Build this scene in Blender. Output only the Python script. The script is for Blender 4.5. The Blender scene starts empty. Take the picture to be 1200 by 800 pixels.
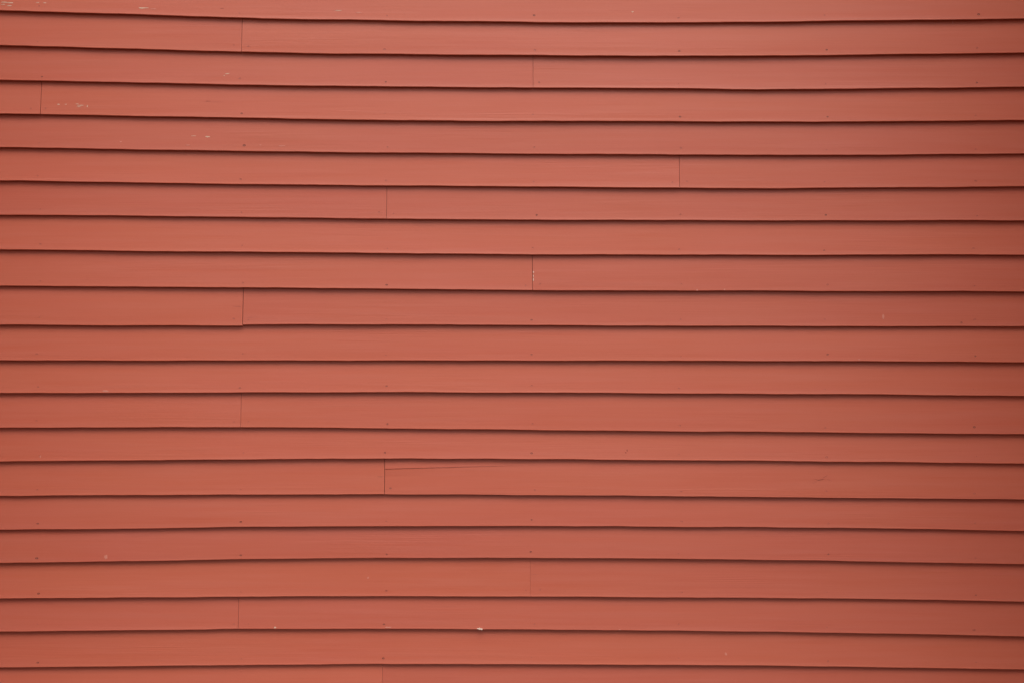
import bpy, bmesh, math, random
from math import radians, sin, cos, pi
from mathutils import Vector, noise

random.seed(7)
scene = bpy.context.scene
C = scene.collection

# ------------------------------------------------------------------ scale
S = 2.8512 / 1200.0        # metres on the wall per photo pixel (studs 0.407 m apart)
ZC = 1.95                  # height of the middle of the view
FRONT = -0.0218            # y of the butt edges of the boards
LENS = 50.0
DIST = 2.8512 * LENS / 36.0

# ------------------------------------------------------------------ camera
cam = bpy.data.cameras.new('camera')
cam.lens = LENS
cam.sensor_width = 36.0
cam.clip_start = 0.05
cam.clip_end = 2000.0
cam_o = bpy.data.objects.new('camera', cam)
C.objects.link(cam_o)
cam_o.location = (0, FRONT - DIST, ZC)
cam_o.rotation_euler = (radians(90), 0, 0)
scene.camera = cam_o

# ------------------------------------------------------------------ light
SUN_EL = 58.0              # degrees above the horizon
SUN_AZ = -6.0             # degrees left (minus: right) of straight behind the camera
world = bpy.data.worlds.new('World')
scene.world = world
world.use_nodes = True
wn = world.node_tree
for n in list(wn.nodes):
    wn.nodes.remove(n)
sky = wn.nodes.new('ShaderNodeTexSky')
sky.sky_type = 'NISHITA'
sky.sun_disc = False
sky.sun_elevation = radians(SUN_EL)
sky.sun_rotation = radians(180 + SUN_AZ)
sky.air_density = 1.0
sky.dust_density = 5.0
sky.ozone_density = 1.0
hsv = wn.nodes.new('ShaderNodeHueSaturation')     # a thinly clouded, greyer sky
hsv.inputs['Saturation'].default_value = 0.0
bg = wn.nodes.new('ShaderNodeBackground')
bg.inputs['Strength'].default_value = 0.10
wo = wn.nodes.new('ShaderNodeOutputWorld')
wn.links.new(sky.outputs[0], hsv.inputs['Color'])
wn.links.new(hsv.outputs[0], bg.inputs['Color'])
wn.links.new(bg.outputs[0], wo.inputs['Surface'])

sun = bpy.data.lights.new('sun', 'SUN')
sun.energy = 1.5
sun.angle = radians(40)
sun.color = (1.0, 0.95, 0.87)
sun_o = bpy.data.objects.new('sun', sun)
C.objects.link(sun_o)
sd = Vector((-sin(radians(SUN_AZ)) * cos(radians(SUN_EL)),
             -cos(radians(SUN_AZ)) * cos(radians(SUN_EL)),
             sin(radians(SUN_EL))))
sun_o.rotation_euler = sd.to_track_quat('Z', 'Y').to_euler()
sun_o.location = sd * 30

scene.view_settings.view_transform = 'Standard'
scene.view_settings.look = 'None'
scene.view_settings.exposure = 0.60
scene.view_settings.gamma = 1.0


# ------------------------------------------------------------------ materials
def new_mat(name):
    m = bpy.data.materials.new(name)
    m.use_nodes = True
    nt = m.node_tree
    for n in list(nt.nodes):
        nt.nodes.remove(n)
    out = nt.nodes.new('ShaderNodeOutputMaterial')
    b = nt.nodes.new('ShaderNodeBsdfPrincipled')
    nt.links.new(b.outputs[0], out.inputs['Surface'])
    return m, nt, b


def paint_material():
    m, nt, b = new_mat('red_barn_paint')
    N, L = nt.nodes, nt.links

    def node(t, **kw):
        n = N.new(t)
        for k, v in kw.items():
            setattr(n, k, v)
        return n

    def math_(op, a, b_, c=None):
        n = node('ShaderNodeMath', operation=op)
        for i, v in enumerate((a, b_, c)):
            if v is None:
                continue
            if isinstance(v, (int, float)):
                n.inputs[i].default_value = v
            else:
                L.new(v, n.inputs[i])
        return n.outputs[0]

    tc = node('ShaderNodeTexCoord')
    oi = node('ShaderNodeObjectInfo')
    # every board gets its own patch of grain
    off = node('ShaderNodeCombineXYZ')
    L.new(math_('MULTIPLY', oi.outputs['Random'], 37.0), off.inputs[0])
    L.new(math_('MULTIPLY', oi.outputs['Random'], 11.0), off.inputs[1])
    add = node('ShaderNodeVectorMath', operation='ADD')
    L.new(tc.outputs['Object'], add.inputs[0])
    L.new(off.outputs[0], add.inputs[1])
    geo = add.outputs[0]

    def mapped(sx, sy, sz):
        mp = node('ShaderNodeMapping')
        mp.inputs['Scale'].default_value = (sx, sy, sz)
        L.new(geo, mp.inputs['Vector'])
        return mp.outputs[0]

    def nz(vec, scale, detail, rough=0.55, dist=0.0):
        n = node('ShaderNodeTexNoise')
        n.inputs['Scale'].default_value = scale
        n.inputs['Detail'].default_value = detail
        n.inputs['Roughness'].default_value = rough
        n.inputs['Distortion'].default_value = dist
        L.new(vec, n.inputs['Vector'])
        return n.outputs['Fac']

    blotch = nz(mapped(1.0, 1.0, 2.2), 2.2, 4)            # broad fading of the paint
    streak = nz(mapped(1.2, 1.0, 34.0), 2.0, 5, 0.6, 0.3)  # brush and grain streaks
    fine = nz(mapped(7.0, 1.0, 420.0), 1.0, 4, 0.65)
    speck = nz(geo, 260.0, 3, 0.6)

    # paint colour between a slightly pinker and a slightly browner red
    mix = node('ShaderNodeMix', data_type='RGBA')
    mix.inputs['A'].default_value = PAINT_A
    mix.inputs['B'].default_value = PAINT_B
    f = math_('MULTIPLY_ADD', blotch, 1.6, -0.30)
    f = math_('ADD', f, math_('MULTIPLY_ADD', oi.outputs['Random'], 0.5, -0.25))
    cl = node('ShaderNodeClamp')
    L.new(f, cl.inputs[0])
    L.new(cl.outputs[0], mix.inputs['Factor'])
    # value changes: streaks, fine grain, specks of dust
    v = math_('MULTIPLY_ADD', streak, 0.06, 0.97)
    v = math_('ADD', v, math_('MULTIPLY_ADD', fine, 0.10, -0.05))
    v = math_('ADD', v, math_('MULTIPLY_ADD', speck, 0.05, -0.025))
    v = math_('ADD', v, math_('MULTIPLY_ADD', oi.outputs['Random'], 0.07, -0.035))
    hs = node('ShaderNodeHueSaturation')
    L.new(mix.outputs['Result'], hs.inputs['Color'])
    L.new(v, hs.inputs['Value'])
    # chalky weathered paint: less saturated in some streaks
    L.new(math_('MULTIPLY_ADD', streak, -0.08, 1.04), hs.inputs['Saturation'])
    L.new(hs.outputs[0], b.inputs['Base Color'])
    L.new(math_('MULTIPLY_ADD', blotch, 0.12, ROUGH - 0.06), b.inputs['Roughness'])
    b.inputs['Specular IOR Level'].default_value = SPEC

    # relief: wood grain under the paint, brush marks, slight unevenness
    # raised grain that shows through only in places, mostly as long flat arches
    arches = nz(mapped(2.6, 1.0, 120.0), 1.0, 2, 0.5, 1.6)
    place = node('ShaderNodeMapRange')
    place.inputs['From Min'].default_value = 0.50
    place.inputs['From Max'].default_value = 0.68
    L.new(nz(mapped(1.6, 1.0, 14.0), 1.0, 2), place.inputs['Value'])
    raised = math_('MULTIPLY', arches, place.outputs[0])
    h = math_('ADD', math_('MULTIPLY', fine, 0.35), math_('MULTIPLY', streak, 0.5))
    h = math_('ADD', h, math_('MULTIPLY', speck, 0.10))
    h = math_('ADD', h, math_('MULTIPLY', raised, 1.1))
    bump = node('ShaderNodeBump')
    bump.inputs['Strength'].default_value = 0.35
    bump.inputs['Distance'].default_value = 0.0012
    L.new(h, bump.inputs['Height'])
    L.new(bump.outputs[0], b.inputs['Normal'])
    return m


def plain_material(name, col, rough, var=0.15, scale=300.0, col2=None):
    m, nt, b = new_mat(name)
    tc = nt.nodes.new('ShaderNodeTexCoord')
    n = nt.nodes.new('ShaderNodeTexNoise')
    n.inputs['Scale'].default_value = scale
    n.inputs['Detail'].default_value = 4
    nt.links.new(tc.outputs['Object'], n.inputs['Vector'])
    r = nt.nodes.new('ShaderNodeValToRGB')
    a = col
    c2 = col2 or tuple(c * (1 - 2 * var) for c in col)
    r.color_ramp.elements[0].position = 0.35
    r.color_ramp.elements[1].position = 0.65
    r.color_ramp.elements[0].color = (*c2, 1)
    r.color_ramp.elements[1].color = (*a, 1)
    nt.links.new(n.outputs['Fac'], r.inputs['Fac'])
    nt.links.new(r.outputs[0], b.inputs['Base Color'])
    b.inputs['Roughness'].default_value = rough
    return m


PAINT_A = (0.404, 0.095, 0.061, 1)
PAINT_B = (0.396, 0.095, 0.054, 1)
ROUGH = 0.40
SPEC = 0.30
M_PAINT = paint_material()
M_BARE = plain_material('bare_weathered_wood', (0.60, 0.40, 0.30), 0.85, 0.2, 500.0)
M_PALE = plain_material('thin_faded_paint', (0.50, 0.18, 0.13), 0.8, 0.1, 500.0)
M_WHITE = plain_material('old_white_primer', (0.62, 0.46, 0.38), 0.8, 0.1, 400.0)
M_NAIL = plain_material('painted_nail_rust', (0.10, 0.02, 0.013), 0.6, 0.2, 600.0)
M_NAIL2 = plain_material('painted_nail_head', (0.28, 0.058, 0.038), 0.5, 0.1, 600.0)
M_CRACK = plain_material('dark_crack', (0.23, 0.048, 0.03), 0.8, 0.1, 500.0)
M_SHEATH = plain_material('paint_soaked_sheathing', (0.30, 0.06, 0.035), 0.9, 0.2, 40.0)
M_GRASS = plain_material('bare_earth', (0.17, 0.10, 0.06), 0.95, 0.2, 9.0, (0.11, 0.07, 0.045))


# ------------------------------------------------------------------ helpers
def mesh_obj(name, verts, faces, mat, parent=None, loc=(0, 0, 0), smooth=False):
    me = bpy.data.meshes.new(name)
    me.from_pydata(verts, [], faces)
    me.materials.append(mat)
    if smooth:
        me.polygons.foreach_set('use_smooth', [True] * len(me.polygons))
    me.update()
    o = bpy.data.objects.new(name, me)
    C.objects.link(o)
    o.location = loc
    if parent:
        o.parent = parent
    return o


# ------------------------------------------------------------------ the ground
GN = 24
gv, gf = [], []
for j in range(GN + 1):
    for i in range(GN + 1):
        x = (i / GN * 2 - 1)
        y = (j / GN * 2 - 1)
        X = 600 * x * abs(x) ** 1.6
        Y = 600 * y * abs(y) ** 1.6
        r = math.hypot(X, Y)
        z = 0.0 if r < 12 else 0.4 * noise.noise(Vector((X * 0.02, Y * 0.02, 3.1)))
        gv.append((X, Y, z))
for j in range(GN):
    for i in range(GN):
        a = j * (GN + 1) + i
        gf.append((a, a + 1, a + GN + 2, a + GN + 1))
ground = mesh_obj('ground', gv, gf, M_GRASS)
ground['kind'] = 'structure'

# ------------------------------------------------------------------ the wall
wall = bpy.data.objects.new('clapboard_wall', None)
C.objects.link(wall)
wall.location = (0, 0, 0)
wall['label'] = 'long red painted clapboard wall of overlapping horizontal boards filling the view'
wall['category'] = 'wall'
wall['kind'] = 'thing'

XL, XR = -1.84, 1.57           # ends of the wall in metres
TOPZ = 3.75

# butt lines of the boards, in photo pixels, every 150 px from x=0 to x=1200
LINES = {
    1: [12.5, 17, 21.7, 24.5, 26.2, 27, 26, 24.2, 22.5],
    2: [53.5, 57.5, 61.5, 64, 65.2, 66, 65.7, 64.2, 62.5],
    3: [94.2, 97, 100.2, 101.8, 103.2, 103.8, 105.2, 104, 102.2],
    4: [133.8, 136.2, 138.9, 141.2, 142.3, 142.5, 143.3, 142.5, 141.2],
    5: [172.5, 175.5, 177.7, 179.3, 180.5, 181.2, 182.1, 181.8, 180.5],
    6: [212, 214.5, 216.3, 217.8, 219.1, 220.3, 221.1, 220, 219],
    7: [252.2, 253.3, 255.1, 256.8, 258, 258.5, 258.9, 258.8, 258.8],
    8: [293, 294.5, 295.7, 297.2, 298.5, 298.8, 299.3, 298.8, 299.2],
    9: [335.2, 336.7, 337.5, 339, 340.3, 341, 341.3, 341.8, 342],
    10: [379.5, 380.6, 380.6, 380.6, 381.3, 382, 382.4, 382.7, 382.8],
    11: [422.2, 422.5, 422.5, 422.3, 422.8, 422.8, 423, 423.5, 424.3],
    12: [460.5, 460.2, 459.8, 459.5, 459.9, 460.7, 461.4, 462.2, 464],
    13: [501, 500.8, 500.5, 502, 503.5, 505, 506, 507.5, 508.6],
    14: [540.5, 539.4, 538.1, 537.3, 537.6, 538.8, 540.1, 541.5, 543.3],
    15: [581, 580.2, 579.4, 579, 579.6, 580.8, 582.3, 583.5, 585],
    16: [620.5, 619.2, 617.2, 616.4, 616.3, 616.8, 617.7, 619.3, 622],
    17: [659.5, 657.5, 655, 653.7, 653.6, 654.3, 655.9, 658.5, 661],
    18: [701, 700, 699, 698.5, 698.7, 699.5, 700.5, 702.3, 705],
    19: [739.8, 738.5, 736.8, 736.8, 737.3, 738.5, 740.1, 742.3, 745.7],
    20: [782, 780.5, 779, 778, 778.1, 778.8, 779.8, 782, 784.5],
}
K_TOP, K_BOT = -17, 39       # rows of boards above and below those in view
for k in range(0, K_TOP - 2, -1):
    p = LINES[k + 1]
    m = sum(p) / 9
    d = 40 + random.uniform(-1.2, 1.2)
    LINES[k] = [m + (v - m) * 0.85 - d for v in p]
for k in range(21, K_BOT + 2):
    p = LINES[k - 1]
    m = sum(p) / 9
    d = 40 + random.uniform(-1.2, 1.2)
    LINES[k] = [m + (v - m) * 0.85 + d for v in p]


def line_px(k, px):
    """height (photo px) of butt line k at photo column px, smooth."""
    a = LINES[k]
    t = px / 150.0
    if t <= 0:
        return a[0] + (a[0] - a[1]) * min(-t, 2.0) * 0.45
    if t >= 8:
        return a[8] + (a[8] - a[7]) * min(t - 8, 2.0) * 0.45
    i = min(int(t), 7)
    u = t - i
    p0 = a[i - 1] if i > 0 else 2 * a[0] - a[1]
    p1, p2 = a[i], a[i + 1]
    p3 = a[i + 2] if i < 7 else 2 * a[8] - a[7]
    v = 0.5 * (2 * p1 + (p2 - p0) * u + (2 * p0 - 5 * p1 + 4 * p2 - p3) * u * u
               + (3 * p1 - p0 - 3 * p2 + p3) * u ** 3)
    return v


def X(px):
    return (px - 600.0) * S


def line_z(k, x):
    px = x / S + 600.0
    w = 0.5 * noise.noise(Vector((px * 0.013, k * 7.3, 0.0))) + 0.25 * noise.noise(Vector((px * 0.06, k * 3.1, 5.0))) \
        + 0.12 * noise.noise(Vector((px * 0.21, k * 5.7, 9.0)))
    return ZC + (400.0 - line_px(k, px) - w) * S


BUTT = 0.0112     # thickness of the butt edge
OVER = 0.026      # hidden top of a board under the one above
FALL = 0.0116      # how far the face leans out over its exposed height

# joints seen in the photograph: row -> list of (column px, gap mm)
JOINTS = {2: [(283, 1.6)], 3: [(624.7, 1.3)], 4: [(47.3, 1.6)], 6: [(796.5, 1.4)], 7: [(453, 1.2)],
          9: [(624, 1.7)], 10: [(284.3, 1.8)], 13: [(282, 1.0)], 15: [(450.5, 1.9)],
          18: [(621.5, 0.55)], 19: [(279, 1.2)], 21: [(448, 0.7)]}
STUD0, STUD = 111.5 - 171.4, 171.4    # nail columns in photo px: 45?, 111.5 is mid-bay
NAILCOLS = [45 - 171.0 * 3, 45 - 171.0 * 2, 45 - 171.0, 45, 283, 453, 625, 797, 969, 1143, 1314, 1485, 1656, 1827]


def board(k, x0, x1, z_shift=0.0, crack=None, proud=0.0):
    """one bevelled clapboard of row k from x0 to x1 (metres)."""
    cx = 0.5 * (x0 + x1)
    zc = line_z(k, cx)
    n = max(2, int((x1 - x0) / 0.022))
    xs = [x0 + (x1 - x0) * i / n for i in range(n + 1)]
    if crack:
        c0, c1 = X(crack[0][0]), X(crack[-1][0])
        xs = sorted(set(xs + [c for c in (c0 + (c1 - c0) * i / 24 for i in range(25)) if c > x0]))
        xs = [x for i, x in enumerate(xs) if i == 0 or x - xs[i - 1] > 0.004]
    verts, faces = [], []
    seed = random.uniform(0, 100)
    cup = random.uniform(-0.0006, 0.0006)
    NP = None
    for x in xs:
        zb = line_z(k, x) + z_shift
        ze = line_z(k - 1, x)
        H = ze - zb
        zt = ze + OVER
        pr = proud + 0.0016 * noise.noise(Vector((x * 1.1, seed, 0.0))) + 0.0006 * noise.noise(Vector((x * 6.0, seed, 4.0)))

        def front(z):
            s = (z - zb) / H
            return FRONT + FALL * s - pr * max(0, 1 - s) - cup * 4 * max(0, s * (1 - s))
        prof = []
        r = 0.0016
        prof.append((front(zb) + BUTT, zb + 0.0030))            # back lower corner
        prof.append((front(zb) + r * 1.2, zb))                   # underside
        prof.append((front(zb) + r * 0.35, zb + r * 0.30))       # worn paint-rounded arris
        prof.append((front(zb), zb + r))
        prof.append((front(zb + r * 1.8), zb + r * 1.8))
        prof.append((front(zb + 0.012), zb + 0.012))
        if crack:
            cpz = None
            px = x / S + 600
            if crack[0][0] - 0.5 <= px <= crack[-1][0]:
                t = (px - crack[0][0]) / (crack[-1][0] - crack[0][0])
                py = crack[0][1] + (crack[-1][1] - crack[0][1]) * t
                depth = 0.003 * max(0.0, 1 - t) ** 0.6
                w = 0.0007 * max(0.0, 1 - t) ** 0.6 + 0.0002
            else:
                py = crack[0][1] if px < crack[0][0] else crack[-1][1]
                depth, w = 0.0, 0.0003
            cpz = ZC + (400 - py) * S
            lo = 0.0013 * (1 - t) if depth else 0.0       # lower lip stands proud of the upper
            prof.append((front(cpz - 0.02), cpz - 0.02))
            prof.append((front(cpz - w) - lo, cpz - w - 0.0002))
            prof.append((front(cpz) + depth, cpz - w * 0.5))
            prof.append((front(cpz) + depth, cpz + w * 0.5))
            prof.append((front(cpz + w), cpz + w + 0.0002))
            prof.append((front(ze - 0.004), ze - 0.004))
        else:
            prof.append((front(zb + H * 0.35), zb + H * 0.35))
            prof.append((front(zb + H * 0.65), zb + H * 0.65))
            prof.append((front(ze - 0.004), ze - 0.004))
        prof.append((front(zt), zt))
        prof.append((front(zt) + 0.0045, zt))
        NP = len(prof)
        for (y, z) in prof:
            verts.append((x - cx, y, z - zc))
    m = len(xs)
    for i in range(m - 1):
        for j in range(NP):
            a = i * NP + j
            b = i * NP + (j + 1) % NP
            faces.append((a, b, b + NP, a + NP))
    faces.append(tuple(range(NP - 1, -1, -1)))
    faces.append(tuple((m - 1) * NP + j for j in range(NP)))
    o = mesh_obj('clapboard', verts, [tuple(reversed(f)) for f in faces], M_PAINT, wall, (cx, 0, zc))
    for p in o.data.polygons:
        p.use_smooth = len(p.vertices) == 4 and not crack
    if not crack:
        o.data.set_sharp_from_angle(angle=radians(50))
    return o, (x0, x1, proud, cup, seed, z_shift)


def face_y(k, x, z, info):
    x0, x1, proud, cup, seed, zs = info
    zb = line_z(k, x) + zs
    H = line_z(k - 1, x) - zb
    s = (z - zb) / H
    pr = proud + 0.0016 * noise.noise(Vector((x * 1.1, seed, 0.0))) + 0.0006 * noise.noise(Vector((x * 6.0, seed, 4.0)))
    return FRONT + FALL * s - pr * max(0, 1 - s) - cup * 4 * max(0, s * (1 - s))


BOARDS = {}
LONG = 3.66
for k in range(K_TOP, K_BOT + 1):
    js = [(X(px), g) for px, g in JOINTS.get(k, [])]
    if not js:                                   # the row's joints lie outside the frame
        if 0 <= k <= 21:
            js = [(X(random.choice(NAILCOLS[0:3])), 1.2)]
            js.append((js[0][0] + max(LONG, X(1314) - js[0][0]), 1.2))
        else:
            js = [(X(random.choice(NAILCOLS[2:9])), 1.2)]
    ends = [XL]
    x = js[0][0]
    pre = []
    while x - random.choice((2.44, 3.05, 3.66)) > XL + 0.3:
        x -= random.choice((2.44, 3.05))
        if x > XL + 0.3 and not (0 <= k <= 21 and X(0) < x < X(1200)):
            pre.append((x, 1.2))
    post = []
    x = js[-1][0] + 3.05
    while x < XR - 0.3:
        if not (0 <= k <= 21 and X(0) < x < X(1200)):
            post.append((x, 1.2))
        x += 2.44
    cuts = sorted([c for c in pre + js + post if XL + 0.1 < c[0] < XR - 0.1])
    segs = []
    a = XL
    for cx_, g in cuts:
        g *= 0.72
        segs.append((a, cx_ - g * 0.0005))
        a = cx_ + g * 0.0005
    segs.append((a, XR))
    BOARDS[k] = []
    if line_z(k, 0) < 0.12 or line_z(k - 1, 0) > TOPZ:
        continue
    for i, (a, b) in enumerate(segs):
        zs, crack, proud = 0.0, None, random.uniform(-0.0003, 0.0003)
        if k == 10 and b < X(290) and b > X(280):
            zs = -1.2 * S           # the left board of this row hangs a little lower
            proud = 0.0012
        if k == 15 and abs(a - X(450.5)) < 0.01:
            crack = [(450.3, 549.6), (602, 545.6)]
        if k == 9 and abs(a - X(624)) < 0.01:
            proud = 0.0008
        o, info = board(k, a, b, zs, crack, proud)
        BOARDS[k].append((o, info))


def board_at(k, x):
    for o, info in BOARDS.get(k, []):
        if info[0] <= x <= info[1]:
            return o, info
    return None, None


def row_of(px, py):
    for k in range(K_TOP + 1, K_BOT + 1):
        if line_px(k - 1, px) < py <= line_px(k, px):
            return k
    return None


# ------------------------------------------------------------------ marks on the boards
def blob(name, px, py, wpx, hpx, mat, k=None, jag=0.35, nseg=11, lift=0.0003, thick=0.0006, tilt=0.0, taper=False):
    """small irregular raised fleck (paint flake, scar or crack) lying on a board."""
    k = k or row_of(px, py)
    x = X(px)
    z = ZC + (400 - py) * S
    o, info = board_at(k, x)
    if o is None:
        return None
    y = face_y(k, x, z, info)
    rx, rz = wpx * S / 2, hpx * S / 2
    verts = []
    ring = []
    for i in range(nseg):
        a = 2 * pi * i / nseg
        r = 1 + random.uniform(-jag, jag)
        if taper:
            r *= 1 - 0.3 * abs(sin(a))
        ring.append((cos(a) * rx * r, sin(a) * rz * r + tilt * cos(a) * rx * r))
    slope = FALL / 0.095
    for d, sc in ((-lift, 0.9), (thick, 1.0)):
        for (u, v) in ring:
            verts.append((u * sc, d + v * sc * slope, v * sc))
    faces = [tuple(range(nseg - 1, -1, -1)), tuple(range(nseg, 2 * nseg))]
    for i in range(nseg):
        j = (i + 1) % nseg
        faces.append((i, j, nseg + j, nseg + i))
    me = mesh_obj(name, verts, faces, mat, o, (x - o.location.x, y, z - o.location.z))
    return me


# nails: one column of them over every stud, close above each butt edge
def nail_mesh(name, mat, r):
    verts, faces = [], []
    ns = 10
    rings = [(r * 1.0, 0.0009), (r * 0.92, -0.0004), (r * 0.55, -0.0003), (r * 0.4, 0.0002)]
    for rr, d in rings:
        for i in range(ns):
            a = 2 * pi * i / ns
            verts.append((cos(a) * rr, d, sin(a) * rr))
    for q in range(len(rings) - 1):
        for i in range(ns):
            j = (i + 1) % ns
            faces.append((q * ns + i, q * ns + j, (q + 1) * ns + j, (q + 1) * ns + i))
    faces.append(tuple(3 * ns + i for i in range(ns)))
    me = bpy.data.meshes.new(name)
    me.from_pydata(verts, [], faces)
    me.materials.append(mat)
    return me


NAIL_DARK = nail_mesh('nail', M_NAIL, 0.0027)
NAIL_SOFT = nail_mesh('nail', M_NAIL2, 0.0030)
# nails that the photograph shows clearly, as dark rusty heads (photo px)
DARK = [(626, 18), (796, 60), (632, 96.5), (49, 90), (283, 133), (286, 170.5), (452, 96), (969, 58.5),
        (1145, 97), (970, 137), (629, 252), (968, 252), (453, 334), (623, 375), (966, 293.5),
        (623, 415), (281, 454), (44.5, 453), (451, 530), (457.5, 571.5), (623, 530.5), (1142, 500),
        (970, 415), (1143, 417), (623, 608.5), (622, 646), (453, 649), (43, 653.5), (282, 611),
        (282, 650), (971, 649), (1144, 697), (450, 731), (449, 771), (44, 613), (1127, 378), (45, 695),
        (797, 137), (1147, 17), (453, 452), (561 - 107, 496.5), (44, 776), (975, 293)]
DARK = [d for d in DARK if d != (975, 293)]
done = set()


def add_nail(px, py, mesh, k=None, scale=1.0):
    k = k or row_of(px, py)
    x, z = X(px), ZC + (400 - py) * S
    o, info = board_at(k, x)
    if o is None:
        return
    n = bpy.data.objects.new('nail', mesh)
    C.objects.link(n)
    n.parent = o
    n.location = (x - o.location.x, face_y(k, x, z, info), z - o.location.z)
    n.scale = (scale * random.uniform(1.0, 1.6), 1, scale * random.uniform(0.6, 0.95))
    n.rotation_euler = (-math.atan(FALL / 0.095), random.uniform(-0.2, 0.2), 0)


for (px, py) in DARK:
    k = row_of(px, py)
    add_nail(px, py, NAIL_DARK, k, random.uniform(0.85, 1.15))
    for c in NAILCOLS:
        if abs(c - px) < 14:
            done.add((k, c))
for k in range(K_TOP, K_BOT + 1):
    if not BOARDS.get(k):
        continue
    for c in NAILCOLS:
        if (k, c) in done:
            continue
        jt = [j for j, g in JOINTS.get(k, []) if abs(j - c) < 8]
        offs = [-9, 8] if jt else [random.uniform(-2.5, 2.5)]
        for of in offs:
            px = c + of
            py = line_px(k, px) - random.uniform(5.5, 8.5)
            if random.random() < 0.15 and not (0 < k < 21):
                continue
            add_nail(px, py, NAIL_SOFT, k, random.uniform(0.45, 0.95))

# flaked paint (photo px: x, y, width, height)
BARE = [(4, 2.5, 9, 1.2), (11, 3.2, 14, 1.1), (3, 5.2, 6, 1.0), (11, 6.8, 6, 1.2), (44, 3, 4, 1.0), (52, 3.3, 4, 0.9),
        (166.5, 9.6, 12, 1.6), (171, 9.2, 5, 1.1), (396, 12.3, 8, 1.0), (266, 86.2, 5, 1.1), (262.5, 88.5, 2.0, 0.8),
        (68, 122.2, 3.5, 1.2), (76.5, 122.2, 3, 0.8), (90, 121.8, 4, 0.8), (94, 123.4, 7, 1.2), (92, 125.2, 6, 0.8),
        (102, 124.5, 1.2, 3), (243, 160.2, 6, 1.7), (226, 159.2, 5, 0.7), (741.5, 13.6, 2.2, 2.0),
        (322, 734.8, 3, 2.0)]
for (a, b, w, h) in BARE:
    blob('paint_chip', a, b, w, h, M_BARE, jag=0.45)
PALE = [(180, 10.5, 8, 1.2), (420, 14.6, 7, 1.6), (220, 170.2, 5, 1.4), (141, 166, 3, 1.6), (1118, 25.6, 1.2, 4.5),
        (1035.5, 371, 3, 6), (124, 652, 4, 5), (431, 676.8, 2.4, 2.8), (851, 766, 3, 3), (123.5, 457.8, 8, 2),
        (817, 340, 2, 2), (849, 339.5, 2, 2), (1007, 421, 3, 1.5), (47, 534.5, 1.6, 3), (305, 170, 2.5, 1.5),
        (330, 171, 8, 1.4), (455, 734.5, 9, 1.6), (726, 737.3, 3, 1.2)]
for (a, b, w, h) in PALE:
    blob('paint_scar', a, b, w, h, M_PALE, jag=0.3)
for (a, b, w, h) in [(625.2, 318.8, 1.1, 2.2), (625.0, 323.5, 0.7, 3.0), (625.0, 327.5, 0.8, 4)]:
    blob('primer_fleck', a, b, w, h, M_WHITE, jag=0.4)
# pale droppings caught on the butt edge
blob('dropping', 562, 736.0, 5.0, 2.4, M_WHITE, k=19, jag=0.35, lift=0.002)
blob('dropping', 564.5, 736.6, 2.4, 1.6, M_WHITE, k=19, jag=0.35, lift=0.003)

# fine dark checks and knots
for (a, b, w, h, t) in [(445.5, 558.3, 11, 0.7, 0.0), (277, 359.2, 14, 0.6, 0.05), (293, 372, 13, 0.5, 0.0),
                        (243, 118.4, 6, 1.0, 0), (248, 119.4, 34, 0.35, 0), (958, 562, 7, 0.6, 0.35),
                        (963, 561.6, 8, 1.2, -0.15), (967, 558.6, 7, 0.6, -0.6), (955, 565, 5, 0.4, -0.5),
                        (972, 562, 8, 0.4, 0.5), (735, 527.5, 1, 5, 0), (733.5, 530, 1.4, 3, 0),
                        (219, 20.2, 10, 0.9, 0), (260, 9.8, 6, 1.0, 0), (626, 673, 14, 0.4, 0.0)]:
    blob('hairline_check', a, b, w, h, M_CRACK if h > 0.55 else M_NAIL2, jag=0.3, tilt=-t, taper=True, lift=0.00015)

# sheathing behind the boards, top plate over them
def box(name, x0, x1, y0, y1, z0, z1, mat, parent):
    v = [(x, y, z) for x in (x0, x1) for y in (y0, y1) for z in (z0, z1)]
    f = [(0, 1, 3, 2), (4, 6, 7, 5), (0, 4, 5, 1), (2, 3, 7, 6), (0, 2, 6, 4), (1, 5, 7, 3)]
    return mesh_obj(name, v, f, mat, parent)


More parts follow.
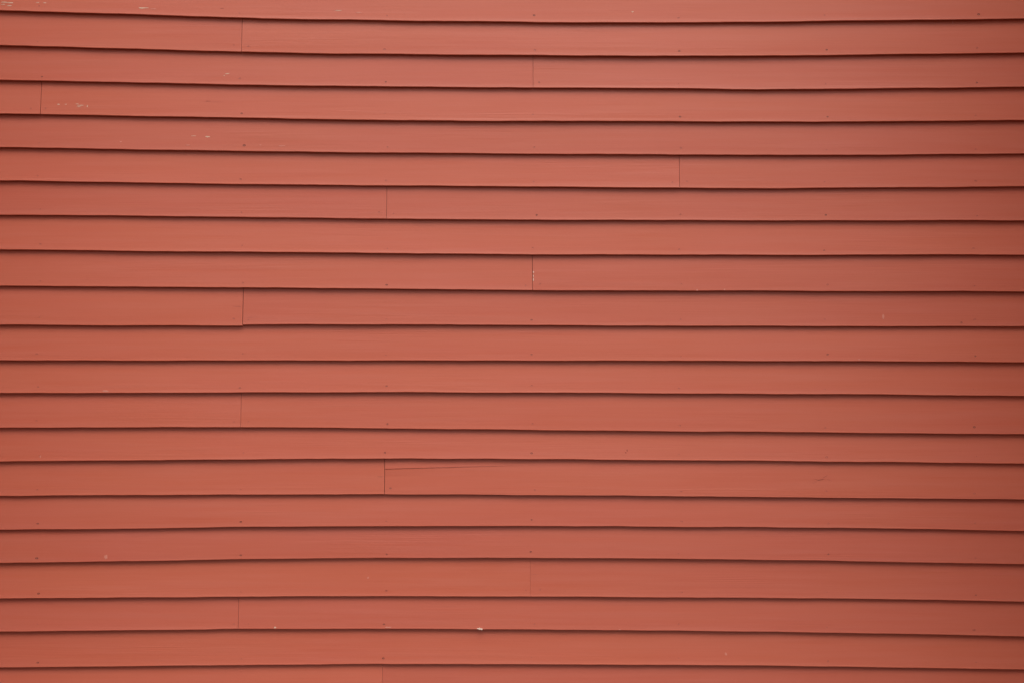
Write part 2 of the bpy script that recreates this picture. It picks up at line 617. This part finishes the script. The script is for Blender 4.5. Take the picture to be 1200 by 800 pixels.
box('sheathing', XL - 0.002, XR + 0.002, 0.0005, 0.14, 0.16, TOPZ - 0.02, M_SHEATH, wall)
M_STONE = plain_material('concrete_footing', (0.32, 0.30, 0.27), 0.9, 0.1, 25.0)
box('footing', XL - 0.02, XR + 0.02, 0.004, 0.16, -0.3, 0.155, M_STONE, wall)
box('corner_board', XL - 0.078, XL - 0.003, -0.034, 0.14, 0.14, TOPZ + 0.02, M_PAINT, wall)
box('corner_board', XR + 0.003, XR + 0.078, -0.034, 0.14, 0.14, TOPZ + 0.02, M_PAINT, wall)
box('top_board', XL - 0.40, XR + 0.40, -0.034, 0.155, TOPZ + 0.023, TOPZ + 0.15, M_PAINT, wall)


# two made-up walls, added unseen past both edges of the view;
# they shade its ends, the nearer one at the right more than the one at the left
def add_shade_wall(s, wx, depth, height):
    w = bpy.data.objects.new('added_shade_wall', None)
    C.objects.link(w)
    w.parent = wall

    def bx(name, a, b, y0, y1, z0, z1, m):
        return box(name, min(s * a, s * b), max(s * a, s * b), y0, y1, z0, z1, m, w)
    bx('sheathing', wx, wx + 0.14, -depth, -0.036, 0.16, height, M_SHEATH)
    bx('footing', wx - 0.001, wx + 0.142, -depth - 0.02, -0.037, -0.3, 0.155, M_STONE)
    bx('corner_board', wx - 0.028, wx + 0.145, -depth - 0.103, -depth - 0.003, 0.16, height, M_PAINT)
    zz = 0.165
    sb = None
    while zz < height - 0.1:
        a, b = -depth, -0.038
        pr = [(wx - 0.0235, 0), (wx - 0.0098, 0.095), (wx - 0.0065, 0.121), (wx - 0.002, 0.121), (wx - 0.0105, 0)]
        if sb is None:
            v = [(s * x, y, z) for y in (a, b) for (x, z) in pr]
            n = len(pr)
            f = [tuple(range(n)), tuple(range(2 * n - 1, n - 1, -1))]
            f += [(i, i + n, (i + 1) % n + n, (i + 1) % n) for i in range(n)]
            sb = mesh_obj('clapboard', v, f, M_PAINT, w, (0, 0, zz))
            bm = bmesh.new()
            bm.from_mesh(sb.data)
            bmesh.ops.recalc_face_normals(bm, faces=bm.faces)
            bm.to_mesh(sb.data)
            bm.free()
        else:
            o = sb.copy()
            C.objects.link(o)
            o.location = (0, 0, zz)
        zz += 0.095


add_shade_wall(1, XR + 0.105, 1.75, 5.6)
add_shade_wall(-1, -XL + 0.105, 2.0, 5.4)
